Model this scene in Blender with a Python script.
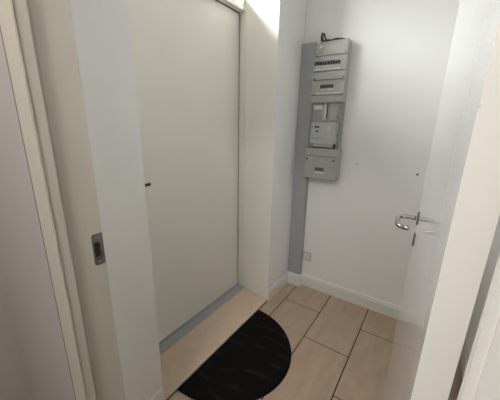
import bpy, bmesh, math, random
from mathutils import Vector, Matrix
random.seed(4)
scene = bpy.context.scene
for o in list(bpy.data.objects): bpy.data.objects.remove(o, do_unlink=True)
C = scene.collection

# ------------------------------------------------------------------ camera
cam_d = bpy.data.cameras.new('camera'); cam = bpy.data.objects.new('camera', cam_d); C.objects.link(cam)
cam_d.sensor_fit = 'HORIZONTAL'; cam_d.sensor_width = 36.0; cam_d.lens = 272.12 / 500 * 36.0
cam_d.clip_start = 0.02
yaw, pitch, roll = -0.59678, -0.27391, 0.01862
fw = Vector((math.sin(yaw)*math.cos(pitch), math.cos(yaw)*math.cos(pitch), math.sin(pitch)))
r0 = Vector((math.cos(yaw), -math.sin(yaw), 0)); u0 = r0.cross(fw)
rr = r0*math.cos(roll) + u0*math.sin(roll); uu = -r0*math.sin(roll) + u0*math.cos(roll)
M = Matrix((rr, uu, -fw)).transposed().to_4x4(); M.translation = (0, 0, 1.395)
cam.matrix_world = M
scene.camera = cam

# ------------------------------------------------------------------ world, lights, exposure
w = bpy.data.worlds.new('world'); scene.world = w; w.use_nodes = True
bg = w.node_tree.nodes['Background']; bg.inputs[0].default_value = (0.75, 0.86, 1.0, 1); bg.inputs[1].default_value = 1.0

def area(name, loc, target, sx, sy, energy, col, spread=180):
    l = bpy.data.lights.new(name, 'AREA'); l.shape = 'RECTANGLE'; l.size = sx; l.size_y = sy
    l.energy = energy; l.color = col; l.spread = math.radians(spread)
    o = bpy.data.objects.new(name, l); C.objects.link(o)
    d = (Vector(target) - Vector(loc)).normalized()
    o.location = loc; o.rotation_euler = d.to_track_quat('-Z', 'Y').to_euler()
    return o
# daylight outside the glazed transom over the entrance door
area('transom_daylight', (-1.74, 1.15, 2.78), (-0.75, 1.22, 1.75), 1.9, 0.85, 435, (0.93, 0.97, 1.0))
# daylight outside the window of the room the camera stands in
area('room_daylight', (0.25, -1.9, 1.6), (0.0, 0.3, 1.2), 1.3, 1.3, 6, (1.0, 0.97, 0.94))
# ceiling lamp of the camera room
area('ceiling_lamp_light', (-0.42, -0.55, 2.44), (-0.42, -0.55, 0), 0.32, 0.32, 22.5, (1.0, 0.98, 0.96))
scene.view_settings.view_transform = 'Standard'; scene.view_settings.look = 'None'
scene.view_settings.gamma = 1.0; scene.view_settings.use_curve_mapping = False
scene.view_settings.exposure = 0.13

# ------------------------------------------------------------------ materials
def srgb(r, g, b):
    f = lambda c: (c/255/12.92) if c/255 <= 0.04045 else ((c/255+0.055)/1.055)**2.4
    return (f(r), f(g), f(b), 1)
def mat(name, col, rough=0.6, metal=0.0, spec=0.5, var=0.0, scale=8, bump=0.0, bscale=120, stretch=(1,1,1), coat=0):
    m = bpy.data.materials.new(name); m.use_nodes = True; nt = m.node_tree; b = nt.nodes['Principled BSDF']
    b.inputs['Base Color'].default_value = col; b.inputs['Roughness'].default_value = rough
    b.inputs['Metallic'].default_value = metal; b.inputs['Specular IOR Level'].default_value = spec
    if coat: b.inputs['Coat Weight'].default_value = coat; b.inputs['Coat Roughness'].default_value = 0.13
    tc = nt.nodes.new('ShaderNodeTexCoord'); mp = nt.nodes.new('ShaderNodeMapping')
    mp.inputs['Scale'].default_value = stretch; nt.links.new(tc.outputs['Object'], mp.inputs['Vector'])
    if var:
        n = nt.nodes.new('ShaderNodeTexNoise'); n.inputs['Scale'].default_value = scale; n.inputs['Detail'].default_value = 5
        nt.links.new(mp.outputs[0], n.inputs['Vector'])
        rmp = nt.nodes.new('ShaderNodeValToRGB')
        rmp.color_ramp.elements[0].position = 0.3; rmp.color_ramp.elements[1].position = 0.7
        rmp.color_ramp.elements[0].color = tuple(c*(1-var) for c in col[:3])+(1,)
        rmp.color_ramp.elements[1].color = tuple(min(1, c*(1+var)) for c in col[:3])+(1,)
        nt.links.new(n.outputs['Fac'], rmp.inputs['Fac']); nt.links.new(rmp.outputs['Color'], b.inputs['Base Color'])
    if bump:
        n2 = nt.nodes.new('ShaderNodeTexNoise'); n2.inputs['Scale'].default_value = bscale; n2.inputs['Detail'].default_value = 3
        nt.links.new(mp.outputs[0], n2.inputs['Vector'])
        bp = nt.nodes.new('ShaderNodeBump'); bp.inputs['Strength'].default_value = bump; bp.inputs['Distance'].default_value = 0.002
        nt.links.new(n2.outputs['Fac'], bp.inputs['Height']); nt.links.new(bp.outputs[0], b.inputs['Normal'])
    return m
MT = {}
MT['wall'] = mat('white_wall_paint', srgb(238, 236, 232), 0.55, var=0.015, scale=3, bump=0.06, bscale=160)
MT['mauve'] = mat('mauve_grey_wall_paint', srgb(172, 164, 159), 0.6, var=0.02, scale=4, bump=0.08, bscale=140)
MT['ceiling'] = mat('ceiling_paint', srgb(242, 242, 240), 0.8, var=0.01)
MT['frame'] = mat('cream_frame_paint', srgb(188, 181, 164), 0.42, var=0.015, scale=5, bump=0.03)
MT['entry'] = mat('cream_entry_door', srgb(236, 232, 222), 0.45, var=0.01, scale=4, bump=0.03)
MT['gloss'] = mat('glossy_white_door', srgb(236, 236, 233), 0.14, spec=0.5, coat=0.7)
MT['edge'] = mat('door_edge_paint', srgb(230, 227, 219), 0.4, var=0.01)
MT['base'] = mat('white_baseboard', srgb(226, 223, 215), 0.4, var=0.015)
MT['tile'] = mat('beige_tile', srgb(178, 156, 134), 0.38, var=0.09, scale=7, bump=0.03, bscale=60, stretch=(3.2, 0.7, 1))
MT['sill'] = mat('sill_stone', srgb(208, 186, 163), 0.4, var=0.06, scale=14, bump=0.03)
MT['grout'] = mat('dark_grout', srgb(40, 32, 27), 0.9)
MT['threshold'] = mat('grey_aluminium', srgb(166, 168, 170), 0.45, metal=0.1, var=0.05, scale=20, stretch=(1, 0.2, 1))
MT['trunk'] = mat('grey_trunking_plastic', srgb(164, 166, 167), 0.5, var=0.015)
MT['panel'] = mat('light_grey_panel_plastic', srgb(168, 168, 161), 0.45, var=0.01)
MT['panel2'] = mat('panel_back_grey', srgb(148, 147, 140), 0.5, var=0.01)
MT['module'] = mat('module_white', srgb(196, 197, 194), 0.4)
MT['black'] = mat('black_plastic', srgb(28, 28, 32), 0.4)
MT['dark'] = mat('dark_recess', srgb(38, 34, 32), 0.8)
MT['meter'] = mat('meter_grey', srgb(186, 188, 186), 0.4)
MT['white'] = mat('white_sticker', srgb(222, 222, 216), 0.5)
MT['chrome'] = mat('satin_chrome', srgb(170, 168, 164), 0.22, metal=1.0)
MT['rose'] = mat('dark_handle_rose', srgb(70, 68, 66), 0.35, metal=0.8)
MT['steel'] = mat('strike_steel', srgb(120, 120, 122), 0.42, metal=0.8, var=0.12, scale=60)
MT['rust'] = mat('dark_red_mortise', srgb(46, 18, 15), 0.8, var=0.4, scale=120)
MT['screw'] = mat('screw_dark', srgb(62, 60, 58), 0.5, metal=0.6)
MT['copper'] = mat('brown_cable', srgb(96, 74, 48), 0.6)
MT['cable'] = mat('dark_cable', srgb(52, 48, 44), 0.6)
MT['seal'] = mat('frame_seal', srgb(176, 166, 150), 0.7)
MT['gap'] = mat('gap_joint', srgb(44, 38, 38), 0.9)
MT['roomfloor'] = mat('room_floor', srgb(150, 132, 112), 0.5, var=0.06)
# glass : thin clear sheet
g = bpy.data.materials.new('clear_glass'); g.use_nodes = True; nt = g.node_tree
for n in list(nt.nodes): nt.nodes.remove(n)
out = nt.nodes.new('ShaderNodeOutputMaterial'); mx = nt.nodes.new('ShaderNodeMixShader')
tr = nt.nodes.new('ShaderNodeBsdfTransparent'); gl = nt.nodes.new('ShaderNodeBsdfGlossy'); gl.inputs['Roughness'].default_value = 0.03
mx.inputs[0].default_value = 0.13
nt.links.new(tr.outputs[0], mx.inputs[1]); nt.links.new(gl.outputs[0], mx.inputs[2]); nt.links.new(mx.outputs[0], out.inputs[0])
MT['glass'] = g
# black mat with faint wavy ribs
m = mat('black_mat_pile', srgb(17, 16, 16), 0.95, spec=0.15); nt = m.node_tree; b = nt.nodes['Principled BSDF']
tc = nt.nodes.new('ShaderNodeTexCoord'); mp = nt.nodes.new('ShaderNodeMapping'); mp.inputs['Rotation'].default_value = (0, 0, 1.35)
nt.links.new(tc.outputs['Object'], mp.inputs['Vector'])
wv = nt.nodes.new('ShaderNodeTexWave'); wv.inputs['Scale'].default_value = 3.4; wv.inputs['Distortion'].default_value = 9.0
wv.inputs['Detail'].default_value = 1.5; wv.inputs['Detail Scale'].default_value = 0.8
nt.links.new(mp.outputs[0], wv.inputs['Vector'])
ns = nt.nodes.new('ShaderNodeTexNoise'); ns.inputs['Scale'].default_value = 9; nt.links.new(tc.outputs['Object'], ns.inputs['Vector'])
mm = nt.nodes.new('ShaderNodeMath'); mm.operation = 'MULTIPLY'
nt.links.new(wv.outputs['Fac'], mm.inputs[0]); nt.links.new(ns.outputs['Fac'], mm.inputs[1])
cr = nt.nodes.new('ShaderNodeValToRGB'); cr.color_ramp.elements[0].position = 0.42; cr.color_ramp.elements[1].position = 0.66
cr.color_ramp.elements[0].color = srgb(13, 12, 12); cr.color_ramp.elements[1].color = srgb(37, 35, 34)
nt.links.new(mm.outputs[0], cr.inputs['Fac']); nt.links.new(cr.outputs['Color'], b.inputs['Base Color'])
bp = nt.nodes.new('ShaderNodeBump'); bp.inputs['Strength'].default_value = 0.3; bp.inputs['Distance'].default_value = 0.003
nt.links.new(mm.outputs[0], bp.inputs['Height']); nt.links.new(bp.outputs[0], b.inputs['Normal'])
MT['mat'] = m

# ------------------------------------------------------------------ helpers
def box(bm, x0, x1, y0, y1, z0, z1):
    v = [bm.verts.new(p) for p in ((x0,y0,z0),(x1,y0,z0),(x1,y1,z0),(x0,y1,z0),(x0,y0,z1),(x1,y0,z1),(x1,y1,z1),(x0,y1,z1))]
    for f in ((3,2,1,0),(4,5,6,7),(0,1,5,4),(1,2,6,5),(2,3,7,6),(3,0,4,7)): bm.faces.new([v[i] for i in f])
def tube(bm, pts, rad, seg=10, cap=True):
    pts = [Vector(p) for p in pts]; rings = []
    up = None
    for i, p in enumerate(pts):
        t = (pts[min(i+1, len(pts)-1)] - pts[max(i-1, 0)]).normalized()
        if up is None: up = Vector((0,0,1)) if abs(t.z) < 0.9 else Vector((1,0,0))
        a = t.cross(up).normalized(); b_ = a.cross(t).normalized(); up = b_
        r_ = rad[i] if isinstance(rad, (list, tuple)) else rad
        rings.append([bm.verts.new(p + (a*math.cos(2*math.pi*k/seg) + b_*math.sin(2*math.pi*k/seg))*r_) for k in range(seg)])
    for i in range(len(rings)-1):
        for k in range(seg):
            bm.faces.new((rings[i][k], rings[i][(k+1)%seg], rings[i+1][(k+1)%seg], rings[i+1][k]))
    if cap: bm.faces.new(rings[0][::-1]); bm.faces.new(rings[-1])
def smoothpath(pts, n=6):
    P = [Vector(p) for p in pts]; P = [P[0]*2-P[1]] + P + [P[-1]*2-P[-2]]; outp = []
    for i in range(1, len(P)-2):
        a, b_, c, d = P[i-1:i+3]
        for k in range(n):
            t = k/n
            outp.append(0.5*((2*b_) + (c-a)*t + (2*a-5*b_+4*c-d)*t*t + (3*b_-a-3*c+d)*t**3))
    outp.append(P[-2]); return outp
def obj(name, bm, material, parent=None, bevel=0.0, smooth=False, seg=2):
    bmesh.ops.recalc_face_normals(bm, faces=bm.faces)
    if bevel:
        bmesh.ops.bevel(bm, geom=[e for e in bm.edges], offset=bevel, segments=seg, affect='EDGES', profile=0.5, clamp_overlap=True)
    me = bpy.data.meshes.new(name); bm.to_mesh(me); bm.free()
    if smooth:
        for p in me.polygons: p.use_smooth = True
    for m_ in (material if isinstance(material, list) else [material]): me.materials.append(MT[m_])
    o = bpy.data.objects.new(name, me); C.objects.link(o)
    if parent: 
        o.parent = parent; o.matrix_parent_inverse = parent.matrix_world.inverted() if parent.matrix_world else Matrix()
    return o
def bx(name, material, dims, parent=None, bevel=0.0, **k):
    bm = bmesh.new()
    for d in (dims if isinstance(dims[0], (list, tuple)) else [dims]): box(bm, *d)
    return obj(name, bm, material, parent, bevel, **k)
def tag(o, label, cat, group=None, kind=None):
    o['label'] = label; o['category'] = cat
    if group: o['group'] = group
    if kind: o['kind'] = kind
    return o
def S(o, label, cat): return tag(o, label, cat, kind='structure')
def empty(name, loc):
    o = bpy.data.objects.new(name, None); C.objects.link(o); o.location = loc; o.empty_display_size = 0.1
    o.matrix_world = Matrix.Translation(loc); return o
def disc(bm, c, axis, rad, h, seg=24, r2=None):
    ax = Vector(axis).normalized(); tube(bm, [Vector(c), Vector(c)+ax*h], [rad, rad if r2 is None else r2], seg)

# ------------------------------------------------------------------ geometry constants (metres)
XL, XR, YB, YF = -0.95, 0.345, 2.072, 0.36      # vestibule: left wall, right wall, far wall, doorway wall
YR = 0.24                                       # room side of the doorway wall
H = 2.52
RX0, RX1, RY0 = -1.372, 1.55, -1.7              # room behind the camera
D0, D1 = 0.645, 1.680                           # recess of the entrance door along y
XD = -1.285                                     # entrance door face

# ---- floor
fl = S(bx('floor', 'grout', (XL-0.4, XR+0.1, 0.30, YB+0.1, -0.06, -0.003)), 'beige rectangular floor tiles laid in half bond with dark joints', 'floor')
gx = [-0.949, -0.848, -0.548, -0.248, 0.052, 0.344]; G = 0.0032
for i in range(len(gx)-1):
    ph = 1.494 if i % 2 == 0 else 1.791
    ys = sorted([0.36] + [y for k in range(-2, 3) for y in [ph + 0.6*k] if 0.40 < y < YB-0.005] + [YB])
    for a, b_ in zip(ys[:-1], ys[1:]):
        o = bx('floor_tile', 'tile', (gx[i]+G, gx[i+1]-G, a+G, b_-G, -0.02, 0.0), fl, bevel=0.0012, seg=1)
        o.location = (0, 0, random.uniform(-0.0003, 0.0003))
bm = bmesh.new()
poly = [(-1.205, D0+0.002), (-0.953, D0+0.002), (-0.953, D1-0.001), (-1.205, 1.714)]
lo = [bm.verts.new((x, y, -0.02)) for x, y in poly]; hi = [bm.verts.new((x, y, 0.011)) for x, y in poly]
bm.faces.new(lo[::-1]); bm.faces.new(hi)
for i in range(4): bm.faces.new((lo[i], lo[(i+1) % 4], hi[(i+1) % 4], hi[i]))
obj('door_sill', bm, 'sill', fl, bevel=0.002)
S(bx('floor', 'roomfloor', (RX0-0.1, RX1+0.1, RY0-0.1, 0.30, -0.06, 0.0)), 'plain brown floor of the room in front of the doorway', 'floor')
S(bx('ceiling', 'ceiling', (-1.5, RX1+0.2, RY0-0.1, YB+0.1, H, H+0.08)), 'flat white ceiling over entrance and room', 'ceiling')

# ---- walls
bm = bmesh.new(); box(bm, -1.42, XL, 0.305, D0, -0.02, H)
poly = [(XL, D1), (XL, YB+0.1), (-1.42, YB+0.1), (-1.42, 1.735), (-1.235, 1.720)]     # the far reveal is splayed
lo = [bm.verts.new((x, y, -0.02)) for x, y in poly]; hi = [bm.verts.new((x, y, H)) for x, y in poly]
bm.faces.new(lo[::-1]); bm.faces.new(hi)
for i in range(5): bm.faces.new((lo[i], lo[(i+1) % 5], hi[(i+1) % 5], hi[i]))
wl_ = S(obj('wall_left', bm, ['wall', 'entry']), 'white wall holding the recessed entrance door', 'wall')
for p in wl_.data.polygons:                  # reveals of the recess are painted like the entrance door
    if abs(p.normal.y) > 0.5 and (abs(p.center.y-D0) < 0.002 or 1.66 < p.center.y < 1.73) and p.area > 0.3: p.material_index = 1
wb = S(bx('wall_back', 'wall', (XL-0.1, XR+0.1, YB, YB+0.1, -0.02, H)), 'white far wall carrying the electrical panel', 'wall')
bx('paint_ridge', 'wall', (-0.462, -0.10, YB-0.003, YB+0.002, 1.106, 1.111), wb)
S(bx('wall_right', 'wall', (XR, XR+0.1, 0.33, YB+0.1, -0.02, H)), 'white side wall seen through the gap behind the open door', 'wall')
OX0, OX1, OZ = -0.775, 0.092, 2.08              # rough opening of the inner doorway
bm = bmesh.new()
for (y0, y1) in ((YR, 0.305),):
    box(bm, RX0-0.1, OX0-0.0470, y0, y1, -0.02, H); box(bm, OX1+0.0545, RX1+0.1, y0, y1, -0.02, H); box(bm, OX0-0.0470, OX1+0.0545, y0, y1, OZ+0.0545, H)
S(obj('wall_front', bm, 'mauve'), 'mauve grey wall beside the cream inner doorway', 'wall')
bm = bmesh.new(); box(bm, XL, OX0, 0.305, YF, -0.02, H); box(bm, OX1, XR, 0.305, YF, -0.02, H); box(bm, OX0, OX1, 0.305, YF, OZ, H)
S(obj('wall_front', bm, 'wall'), 'white entrance side of the doorway wall', 'wall')
S(bx('wall_room_left', 'mauve', (RX0-0.1, RX0, RY0-0.1, YR, -0.02, H)), 'mauve grey side wall at the left edge of the photo', 'wall')
S(bx('wall_room_right', 'mauve', (RX1, RX1+0.1, RY0-0.1, YR, -0.02, H)), 'mauve grey side wall right of the camera', 'wall')
WX0, WX1, WZ0, WZ1 = -0.40, 0.90, 0.95, 2.25
S(bx('wall_room_rear', 'mauve', [(RX0, WX0, RY0-0.1, RY0, -0.02, H), (WX1, RX1, RY0-0.1, RY0, -0.02, H), (WX0, WX1, RY0-0.1, RY0, -0.02, WZ0), (WX0, WX1, RY0-0.1, RY0, WZ1, H)]), 'mauve grey wall behind the camera with a window', 'wall')

# ---- windows
def window(name, x, y0, y1, z0, z1, label, fr=0.04):
    root = bx(name, 'base', [(x-0.02, x+0.02, y0, y1, z0, z0+fr), (x-0.02, x+0.02, y0, y1, z1-fr, z1), (x-0.02, x+0.02, y0, y0+fr, z0+fr, z1-fr), (x-0.02, x+0.02, y1-fr, y1, z0+fr, z1-fr)])
    S(root, label, 'window')
    bx('window_pane', 'glass', (x-0.003, x+0.003, y0+fr, y1-fr, z0+fr, z1-fr), root)
window('window_1', -1.33, D0+0.001, 1.722, 2.205, 2.515, 'glazed transom over the entrance door', 0.03)
x0, x1, z0, z1, yw, fr = WX0, WX1, WZ0, WZ1, RY0-0.05, 0.04
w2 = bx('window_2', 'base', [(x0, x1, yw-0.02, yw+0.02, z0, z0+fr), (x0, x1, yw-0.02, yw+0.02, z1-fr, z1), (x0, x0+fr, yw-0.02, yw+0.02, z0+fr, z1-fr), (x1-fr, x1, yw-0.02, yw+0.02, z0+fr, z1-fr)])
S(w2, 'white framed window of the room behind the camera', 'window')
bx('window_pane', 'glass', (x0+fr, x1-fr, yw-0.003, yw+0.003, z0+fr, z1-fr), w2)

# ---- entrance door (door_1)
d1 = empty('door_1', (XD, 1.17, 0)); S(d1, 'cream flush entrance door set back in the left wall', 'door')
bx('door_leaf', 'entry', (XD-0.05, XD, 0.71, 1.7175, 0.018, 2.1195), d1, bevel=0.0012)
bx('frame_jamb', 'entry', [(-1.34, -1.256, 1.7265, 1.76, -0.01, 2.13), (-1.256, -1.228, 1.7150, 1.76, -0.01, 2.13)], d1)
bx('door_gap_shade', 'gap', [(-1.305, XD-0.0015, 1.7175, 1.7265, 0.018, 2.127), (-1.305, XD-0.0015, 0.70, 1.7175, 2.1195, 2.1272)], d1)  # dark-coloured strips paint in the shade of the gap round the leaf
bx('frame_jamb', 'entry', (-1.34, -1.238, 0.60, 0.668, -0.01, 2.13), d1)
bx('frame_head', 'entry', (-1.37, -1.238, 0.60, 1.76, 2.127, 2.204), d1)
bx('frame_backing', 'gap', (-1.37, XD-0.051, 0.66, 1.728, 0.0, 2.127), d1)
bx('threshold', 'threshold', [(XD-0.03, -1.205, 0.66, 1.7155, -0.01, 0.013), (XD-0.0005, XD+0.012, 0.66, 1.72, 0.013, 0.019)], d1)
bm = bmesh.new(); disc(bm, (XD, 0.765, 1.075), (1, 0, 0), 0.026, 0.008)
hn = obj('lever_handle', bm, 'steel', d1, smooth=False)
bm = bmesh.new(); tube(bm, smoothpath([(XD+0.006, 0.765, 1.075), (XD+0.035, 0.765, 1.075), (XD+0.052, 0.78, 1.075), (XD+0.054, 0.82, 1.075), (XD+0.054, 0.866, 1.076)]), 0.0085, 12)
obj('lever', bm, 'rose', hn, smooth=True)
bm = bmesh.new(); disc(bm, (XD, 0.765, 0.99), (1, 0, 0), 0.026, 0.008); obj('key_escutcheon', bm, 'chrome', d1)

# ---- baseboards: profile swept along a mitred path
PROF = [(0, 0), (0.013, 0), (0.013, 0.078), (0.0115, 0.084), (0.0095, 0.086), (0.0095, 0.094), (0.006, 0.104), (0.0, 0.108)]
def baseboard(name, path, k0, k1, side, label, cat='baseboard'):
    P = [Vector(p) for p in path]
    def off(i):
        ns = []
        for a, b_ in ((i-1, i), (i, i+1)):
            if 0 <= a and b_ < len(P):
                t = (P[b_]-P[a]).normalized(); ns.append(Vector((t.y, -t.x))*side)
        n = ns[0] if len(ns) == 1 else (ns[0]+ns[1]) / (1 + ns[0].dot(ns[1]))
        return n
    bm = bmesh.new(); rings = []
    for i in range(k0, k1+1):
        n = off(i); rings.append([bm.verts.new((P[i].x+n.x*q, P[i].y+n.y*q, z)) for q, z in PROF])
    L = len(PROF)
    for i in range(len(rings)-1):
        for k in range(L): bm.faces.new((rings[i][k], rings[i][(k+1)%L], rings[i+1][(k+1)%L], rings[i+1][k]))
    bm.faces.new(rings[0]); bm.faces.new(rings[-1][::-1])
    return S(obj(name, bm, 'base'), label, cat)
CX, CY = -0.832, 2.030                          # corner trunking: right side and front
path = [(XL, D1), (XL, CY), (CX, CY), (CX, YB), (XR, YB), (XR, YF)]
baseboard('baseboard_left', path, 0, 1, 1, 'white skirting between entrance recess and corner trunking')
baseboard('baseboard_back', path, 1, 4, 1, 'white skirting along the far wall and around the trunking')
baseboard('baseboard_right', path, 4, 5, 1, 'white skirting seen in the gap behind the open door')
baseboard('baseboard_left', [(XL, YF), (XL, D0)], 0, 1, 1, 'short white skirting just before the entrance recess')

# ---- inner doorway frame (trim_1)
JX0, JX1 = -0.755, 0.0725                       # rebate faces
t1 = empty('trim_1', (-0.34, 0.30, 0)); S(t1, 'cream painted frame around the inner doorway', 'door frame')
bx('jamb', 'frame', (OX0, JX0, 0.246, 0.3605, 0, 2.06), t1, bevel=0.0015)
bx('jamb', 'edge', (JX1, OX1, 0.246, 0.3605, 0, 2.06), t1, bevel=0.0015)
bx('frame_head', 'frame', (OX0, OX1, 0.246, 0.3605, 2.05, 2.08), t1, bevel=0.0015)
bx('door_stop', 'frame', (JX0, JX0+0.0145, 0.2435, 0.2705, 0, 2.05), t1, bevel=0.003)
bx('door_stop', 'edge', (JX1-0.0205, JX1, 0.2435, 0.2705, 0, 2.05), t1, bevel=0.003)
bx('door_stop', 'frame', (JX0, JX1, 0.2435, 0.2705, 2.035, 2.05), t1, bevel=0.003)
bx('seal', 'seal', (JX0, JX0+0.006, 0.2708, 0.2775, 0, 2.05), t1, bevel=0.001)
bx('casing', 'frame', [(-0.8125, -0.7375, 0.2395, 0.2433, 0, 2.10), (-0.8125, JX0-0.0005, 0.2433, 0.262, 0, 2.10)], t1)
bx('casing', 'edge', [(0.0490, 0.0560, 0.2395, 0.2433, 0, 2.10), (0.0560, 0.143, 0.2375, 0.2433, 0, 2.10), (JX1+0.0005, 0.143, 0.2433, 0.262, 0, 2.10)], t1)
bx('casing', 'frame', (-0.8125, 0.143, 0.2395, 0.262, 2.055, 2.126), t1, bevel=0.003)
bx('casing_joint', 'gap', [(-0.822, OX0, 0.2425, 0.30, 0, 2.13), (OX1, 0.1465, 0.256, 0.30, 0, 2.13)], t1)
# strike plate with its mortise and screws
bm = bmesh.new(); R_ = 0.008
pl = [(0.3595, 0.994), (0.3595, 1.089)] + [(0.3295+R_-R_*math.sin(t), 1.089-R_+R_*math.cos(t)) for t in [k*math.pi/8 for k in range(5)]] + [(0.3295+R_-R_*math.cos(t), 0.994+R_-R_*math.sin(t)) for t in [k*math.pi/8 for k in range(5)]]
lo = [bm.verts.new((JX0-0.001, y, z)) for y, z in pl]; hi = [bm.verts.new((JX0+0.0016, y, z)) for y, z in pl]
bm.faces.new(lo[::-1]); bm.faces.new(hi)
for i in range(len(pl)): bm.faces.new((lo[i], lo[(i+1) % len(pl)], hi[(i+1) % len(pl)], hi[i]))
sp = obj('strike_plate', bm, 'steel', t1)
bx('mortise', 'rust', (JX0+0.0012, JX0+0.0019, 0.3335, 0.3500, 1.020, 1.064), sp)
bm = bmesh.new()
tube(bm, smoothpath([(JX0+0.002, 0.3475, 1.066), (JX0+0.0045, 0.3505, 1.054), (JX0+0.0045, 0.3485, 1.042), (JX0+0.0045, 0.351, 1.030), (JX0+0.002, 0.3475, 1.019)]), 0.0022, 8)
obj('latch_lip', bm, 'steel', sp, smooth=True)
for z in (1.077, 1.006):
    bm = bmesh.new(); disc(bm, (JX0+0.0010, 0.3425, z), (1, 0, 0), 0.0036, 0.0014, 14); obj('screw', bm, 'chrome', sp)
bm = bmesh.new(); disc(bm, (JX0, 0.318, 1.092+0.02), (1, 0, 0), 0.0014, 0.0006, 10)
obj('nail_hole', bm, 'seal', t1)
bm = bmesh.new(); disc(bm, (JX1+0.001, 0.2375, 1.165), (0, -1, 0), 0.0016, 0.0008, 10); obj('nail_hole', bm, 'screw', t1)

# ---- open inner door (door_2), swung a little short of square
ang = math.atan2(0.049, 0.828)
d2 = empty('door_2', (0.0252, 0.36, 0)); S(d2, 'glossy white inner door standing open, lever handle near its far edge', 'door')
Rz = Matrix.Rotation(ang, 4, 'Z')               # local +y runs from hinge edge to free edge, local +x is the thickness
def part2(name, bm, m_, parent, **k):
    o = obj(name, bm, m_, None, **k); o.parent = parent; return o
d2.rotation_euler = (0, 0, ang)
TH, W2 = 0.0375, 0.830
bm = bmesh.new(); box(bm, 0, TH, 0, W2, 0.008, 2.045)
bmesh.ops.recalc_face_normals(bm, faces=bm.faces)
leaf = part2('door_leaf', bm, ['gloss', 'edge'], d2, bevel=0.0007)
for p in leaf.data.polygons:
    if abs(p.normal.x) < 0.5: p.material_index = 1
def handle(sgn, x):
    bm = bmesh.new(); disc(bm, (x, 0.777, 1.069), (sgn, 0, 0), 0.0255, 0.003, 28)
    h_ = part2('lever_handle', bm, 'rose', d2)
    P = [(x+sgn*0.006, 0.777, 1.069), (x+sgn*0.036, 0.777, 1.069), (x+sgn*0.054, 0.772, 1.069), (x+sgn*0.062, 0.752, 1.069), (x+sgn*0.063, 0.70, 1.069), (x+sgn*0.061, 0.668, 1.069), (x+sgn*0.052, 0.650, 1.069), (x+sgn*0.038, 0.643, 1.069), (x+sgn*0.024, 0.642, 1.069)]
    bm = bmesh.new(); tube(bm, smoothpath(P, 6), 0.0078, 14); part2('lever', bm, 'chrome', h_, smooth=True)
    bm = bmesh.new(); disc(bm, (x, 0.777, 0.985), (sgn, 0, 0), 0.0255, 0.003, 28); e_ = part2('key_escutcheon', bm, 'rose', d2)
    bm = bmesh.new(); box(bm, min(x+sgn*0.002, x+sgn*0.0036), max(x+sgn*0.002, x+sgn*0.0036), 0.775, 0.779, 0.973, 0.991); part2('keyhole', bm, 'black', e_)
handle(-1, 0.0); handle(1, TH)
bm = bmesh.new(); box(bm, 0.007, TH-0.007, W2-0.0005, W2+0.0016, 0.93, 1.13); part2('latch_plate', bm, 'steel', d2)
for z in (1.415, 1.088):
    bm = bmesh.new(); disc(bm, (0.0008, 0.0002, z), (-0.5, -1, 0), 0.0010, 0.0008, 8); part2('paint_chip', bm, 'meter', d2)
for z in (0.25, 1.85):
    bm = bmesh.new(); disc(bm, (TH+0.0032, -0.001, z-0.035), (0, 0, 1), 0.0028, 0.07, 12); part2('hinge', bm, 'steel', d2)

# ------------------------------------------------------------------ corner trunking
tk = bx('cable_trunking', 'trunk', (XL+0.0005, CX, CY, YB-0.0005, 0.0, 1.957), None, bevel=0.002)
tag(tk, 'tall grey plastic cable trunking filling the corner beside the electrical panel', 'trunking')
bx('trunking_lid', 'trunk', (XL+0.010, CX-0.012, CY-0.003, CY+0.001, 0.11, 1.952), tk, bevel=0.001)

# ------------------------------------------------------------------ electrical panel
PX0, PX1, PF, PB = -0.829, -0.600, 1.990, YB-0.0005
pn = empty('electrical_panel', (-0.715, YB, 1.0))
tag(pn, 'light grey wall electrical panel with breaker rows, meter and main switch cover', 'electrical panel')
bx('back_plate', 'panel2', (PX0, PX1, 2.014, PB, 1.0, 1.547), pn, bevel=0.0015)
hs = bx('housing', 'panel', [(PX0, PX1, 2.045, PB, 1.548, 1.94), (PX0, PX0+0.006, 1.996, 2.045, 1.548, 1.94), (PX1-0.006, PX1, 1.996, 2.045, 1.548, 1.94), (PX0+0.006, PX1-0.006, 1.996, 2.045, 1.934, 1.94), (PX0+0.006, PX1-0.006, 1.996, 2.045, 1.548, 1.554)], pn)
def cover(z0, z1, win=None):
    a, b_ = PX0, PX1; y0, y1 = PF, PF+0.0055
    if not win: return bx('blank_cover', 'panel', (a, b_, y0, y1, z0, z1), pn, bevel=0.0015)
    wx0, wx1, wz0, wz1 = win
    return bx('breaker_cover', 'panel', [(a, wx0, y0, y1, z0, z1), (wx1, b_, y0, y1, z0, z1), (wx0, wx1, y0, y1, z0, wz0), (wx0, wx1, y0, y1, wz1, z1)], pn)
W1 = (-0.822, -0.641, 1.776, 1.824); W2_ = (-0.768, -0.673, 1.630, 1.670)
cover(1.854, 1.940); cover(1.757, 1.849, W1); cover(1.700, 1.752); cover(1.602, 1.695, W2_); cover(1.548, 1.597)
def breakers(win, n, dark):
    wx0, wx1, wz0, wz1 = win; wd = (wx1-wx0)/n
    for i in range(n):
        x0 = wx0+wd*i
        b_ = bx('breaker', 'module', (x0+0.0006, x0+wd-0.0006, 1.994, 2.044, wz0-0.01, wz1+0.01), pn)
        zc = wz0 + (wz1-wz0)*0.60
        bx('toggle', 'black', (x0+wd*0.16, x0+wd*0.84, 1.985, 1.9942, zc-0.010, zc+0.012), b_, bevel=0.001)
breakers(W1, 10, 1); breakers(W2_, 5, 1)
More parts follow.
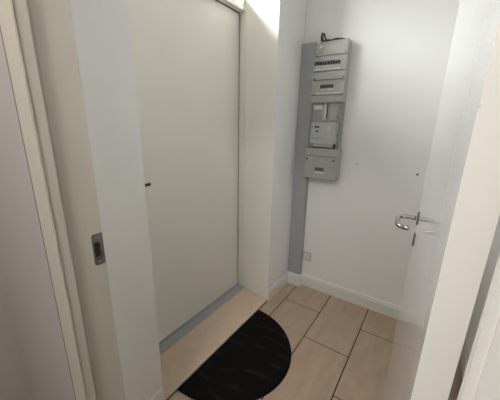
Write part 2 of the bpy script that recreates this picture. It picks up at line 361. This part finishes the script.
# label strips and cover lips
bx('label_strip', 'white', (-0.822, -0.640, 1.9885, 1.9905, 1.762, 1.771), pn)
bx('label_strip', 'white', (-0.80, -0.615, 1.9885, 1.9905, 1.606, 1.613), pn)
bx('label_strip', 'white', (-0.792, -0.776, 1.9885, 1.9905, 1.905, 1.921), pn)
for z in (1.712, 1.867):
    for x in (PX0+0.014, PX1-0.014):
        bm = bmesh.new(); disc(bm, (x, PF, z), (0, -1, 0), 0.0045, 0.0016, 14); obj('cover_screw', bm, 'screw', pn)
# meter bay
bx('terminal_block', 'module', (-0.808, -0.735, 1.996, 2.03, 1.420, 1.532), pn, bevel=0.003)
bx('terminal_label', 'white', (-0.80, -0.757, 1.9945, 1.9962, 1.512, 1.522), pn)
bx('terminal_shade', 'panel2', (-0.803, -0.741, 1.9945, 1.9962, 1.430, 1.500), pn)
bx('wire_duct', 'module', (-0.729, -0.712, 2.002, 2.03, 1.425, 1.545), pn, bevel=0.002)
bx('wire_slot', 'dark', (-0.7118, -0.706, 2.0125, 2.03, 1.44, 1.545), pn)
mt = bx('meter', 'meter', (-0.808, -0.622, 1.972, 2.052, 1.262, 1.415), pn, bevel=0.004)
bx('meter_display', 'black', (-0.779, -0.742, 1.9705, 1.9725, 1.374, 1.386), mt)
bx('meter_led', 'black', (-0.796, -0.789, 1.9705, 1.9725, 1.377, 1.383), mt)
bx('meter_led', 'black', (-0.772, -0.765, 1.9705, 1.9725, 1.398, 1.404), mt)
bm = bmesh.new(); disc(bm, (-0.757, 1.972, 1.349), (0, -1, 0), 0.0085, 0.004, 20); obj('meter_button', bm, 'black', mt)
bx('barcode_label', 'white', (-0.681, -0.665, 1.9705, 1.9725, 1.315, 1.385), mt)
bx('barcode_bars', 'screw', [(-0.679, -0.667, 1.970, 1.9706, 1.318+0.0075*k, 1.321+0.0075*k) for k in range(4)] + [(-0.677, -0.669, 1.970, 1.9706, 1.35+0.006*k, 1.352+0.006*k) for k in range(4)], mt)
bx('meter_print', 'panel2', [(-0.792+0.0165*k, -0.781+0.0165*k, 1.9712, 1.9722, 1.292+(k%2)*0.004, 1.302+(k%2)*0.004) for k in range(6)], mt)
bx('meter_clip', 'meter', (-0.790, -0.640, 1.992, 2.02, 1.236, 1.262), pn)
bx('wire_slot', 'dark', (-0.800, -0.628, 2.012, 2.03, 1.228, 1.262), pn)
for x, z in ((-0.632, 1.452), (-0.619, 1.322)):
    bm = bmesh.new(); disc(bm, (x, 2.0145, z), (0, -1, 0), 0.0055, 0.003, 14); obj('plate_screw', bm, 'screw', pn)
bx('plate_rail', 'panel', (-0.690, -0.634, 2.011, 2.02, 1.43, 1.54), pn, bevel=0.001)
# main switch cover
mc = bx('main_switch_cover', 'panel', (-0.832, -0.586, 1.958, 2.06, 1.004, 1.227), pn, bevel=0.004)
bx('cover_flap', 'panel', (-0.829, -0.589, 1.951, 1.9585, 1.008, 1.170), mc, bevel=0.003)
bx('cover_seam', 'screw', (-0.815, -0.603, 1.9565, 1.9582, 1.1705, 1.1735), mc)
for x in (-0.812, -0.612):
    bm = bmesh.new(); disc(bm, (x, 1.951, 1.150), (0, -1, 0), 0.009, 0.003, 18); obj('cover_screw', bm, 'panel2', mc)
    bm = bmesh.new(); disc(bm, (x+0.003, 1.9482, 1.146), (0, -1, 0), 0.0062, 0.001, 12); obj('screw_slot', bm, 'screw', mc)
lp = bx('rating_plate', 'panel2', (-0.745, -0.672, 1.9495, 1.9515, 1.062, 1.092), mc)
bx('rating_marks', 'screw', [(-0.740+0.0165*k, -0.729+0.0165*k, 1.949, 1.9497, 1.066, 1.088) for k in range(4)], mc)
bx('rating_plate', 'white', (-0.742, -0.675, 1.9495, 1.9515, 1.048, 1.056), mc)
# cables coming out of the top
def cab(pts, r_, m_):
    bm = bmesh.new(); tube(bm, smoothpath(pts, 5), r_, 8); obj('cable', bm, m_, pn, smooth=True)
cab([(-0.755, 2.03, 1.935), (-0.768, 2.02, 1.965), (-0.784, 2.01, 1.992), (-0.797, 2.015, 1.985), (-0.800, 2.03, 1.962), (-0.795, 2.04, 1.935)], 0.0055, 'copper')
cab([(-0.772, 2.0, 1.936), (-0.780, 2.0, 1.962), (-0.793, 2.005, 1.985), (-0.788, 2.01, 2.000), (-0.772, 2.02, 1.985)], 0.0045, 'copper')
cab([(-0.785, 2.02, 1.938), (-0.77, 2.01, 1.950), (-0.73, 2.01, 1.946), (-0.70, 2.015, 1.952), (-0.665, 2.01, 1.948), (-0.635, 2.02, 1.938)], 0.0065, 'cable')
cab([(-0.79, 2.03, 1.938), (-0.76, 2.03, 1.958), (-0.71, 2.035, 1.950), (-0.68, 2.03, 1.956), (-0.64, 2.035, 1.950), (-0.625, 2.04, 1.938)], 0.005, 'cable')

# ------------------------------------------------------------------ small wall fittings
ol = bx('wall_outlet', 'meter', (-0.832+0.002, -0.757, YB-0.011, YB-0.0003, 0.248, 0.330), None, bevel=0.003)
tag(ol, 'small white cable outlet low on the far wall beside the trunking', 'outlet')
bx('outlet_cover', 'white', (-0.820, -0.767, YB-0.0135, YB-0.0105, 0.258, 0.320), ol, bevel=0.0015)
bm = bmesh.new(); disc(bm, (-0.7935, YB-0.0133, 0.289), (0, -1, 0), 0.005, 0.002, 14); obj('socket_hole', bm, 'panel2', ol)
for (x, z, lab) in ((-0.475, 1.125, 'tiny screw in the far wall, the one nearer the electrical panel'), (-0.088, 1.094, 'tiny dark screw in the far wall just above the lever handle')):
    bm = bmesh.new(); disc(bm, (x, YB-0.0002, z), (0, -1, 0), 0.007 if x > -0.3 else 0.0048, 0.004, 16, 0.003)
    s_ = tag(obj('wall_screw', bm, 'screw'), lab, 'screw', 'screws in the far wall')

# ------------------------------------------------------------------ ceiling lamp of the camera room
cl = bx('ceiling_lamp', 'white', (-0.61, -0.23, -0.74, -0.36, H-0.03, H), None, bevel=0.006)
tag(cl, 'flat square white ceiling lamp in the room behind the camera', 'lamp')
bx('lamp_rim', 'base', [(-0.62, -0.605, -0.75, -0.35, H-0.045, H), (-0.235, -0.22, -0.75, -0.35, H-0.045, H), (-0.605, -0.235, -0.75, -0.735, H-0.045, H), (-0.605, -0.235, -0.365, -0.35, H-0.045, H)], cl)

# ------------------------------------------------------------------ door mat
bm = bmesh.new()
yc, a_, b_ = 1.133, 0.402, 0.438; x0 = -0.946
pts = [(x0, yc-a_)] + [(x0+b_*math.sin(math.pi*k/48), yc-a_*math.cos(math.pi*k/48)) for k in range(1, 48)] + [(x0, yc+a_)]
lo = [bm.verts.new((x, y, 0.001)) for x, y in pts]; hi = [bm.verts.new((x, y, 0.009)) for x, y in pts]
bm.faces.new(lo[::-1]); top = bm.faces.new(hi)
for i in range(len(pts)): bm.faces.new((lo[i], lo[(i+1)%len(pts)], hi[(i+1)%len(pts)], hi[i]))
bmesh.ops.recalc_face_normals(bm, faces=bm.faces)
dm = obj('door_mat', bm, 'mat')
tag(dm, 'black half-round door mat lying against the entrance door sill', 'door mat')
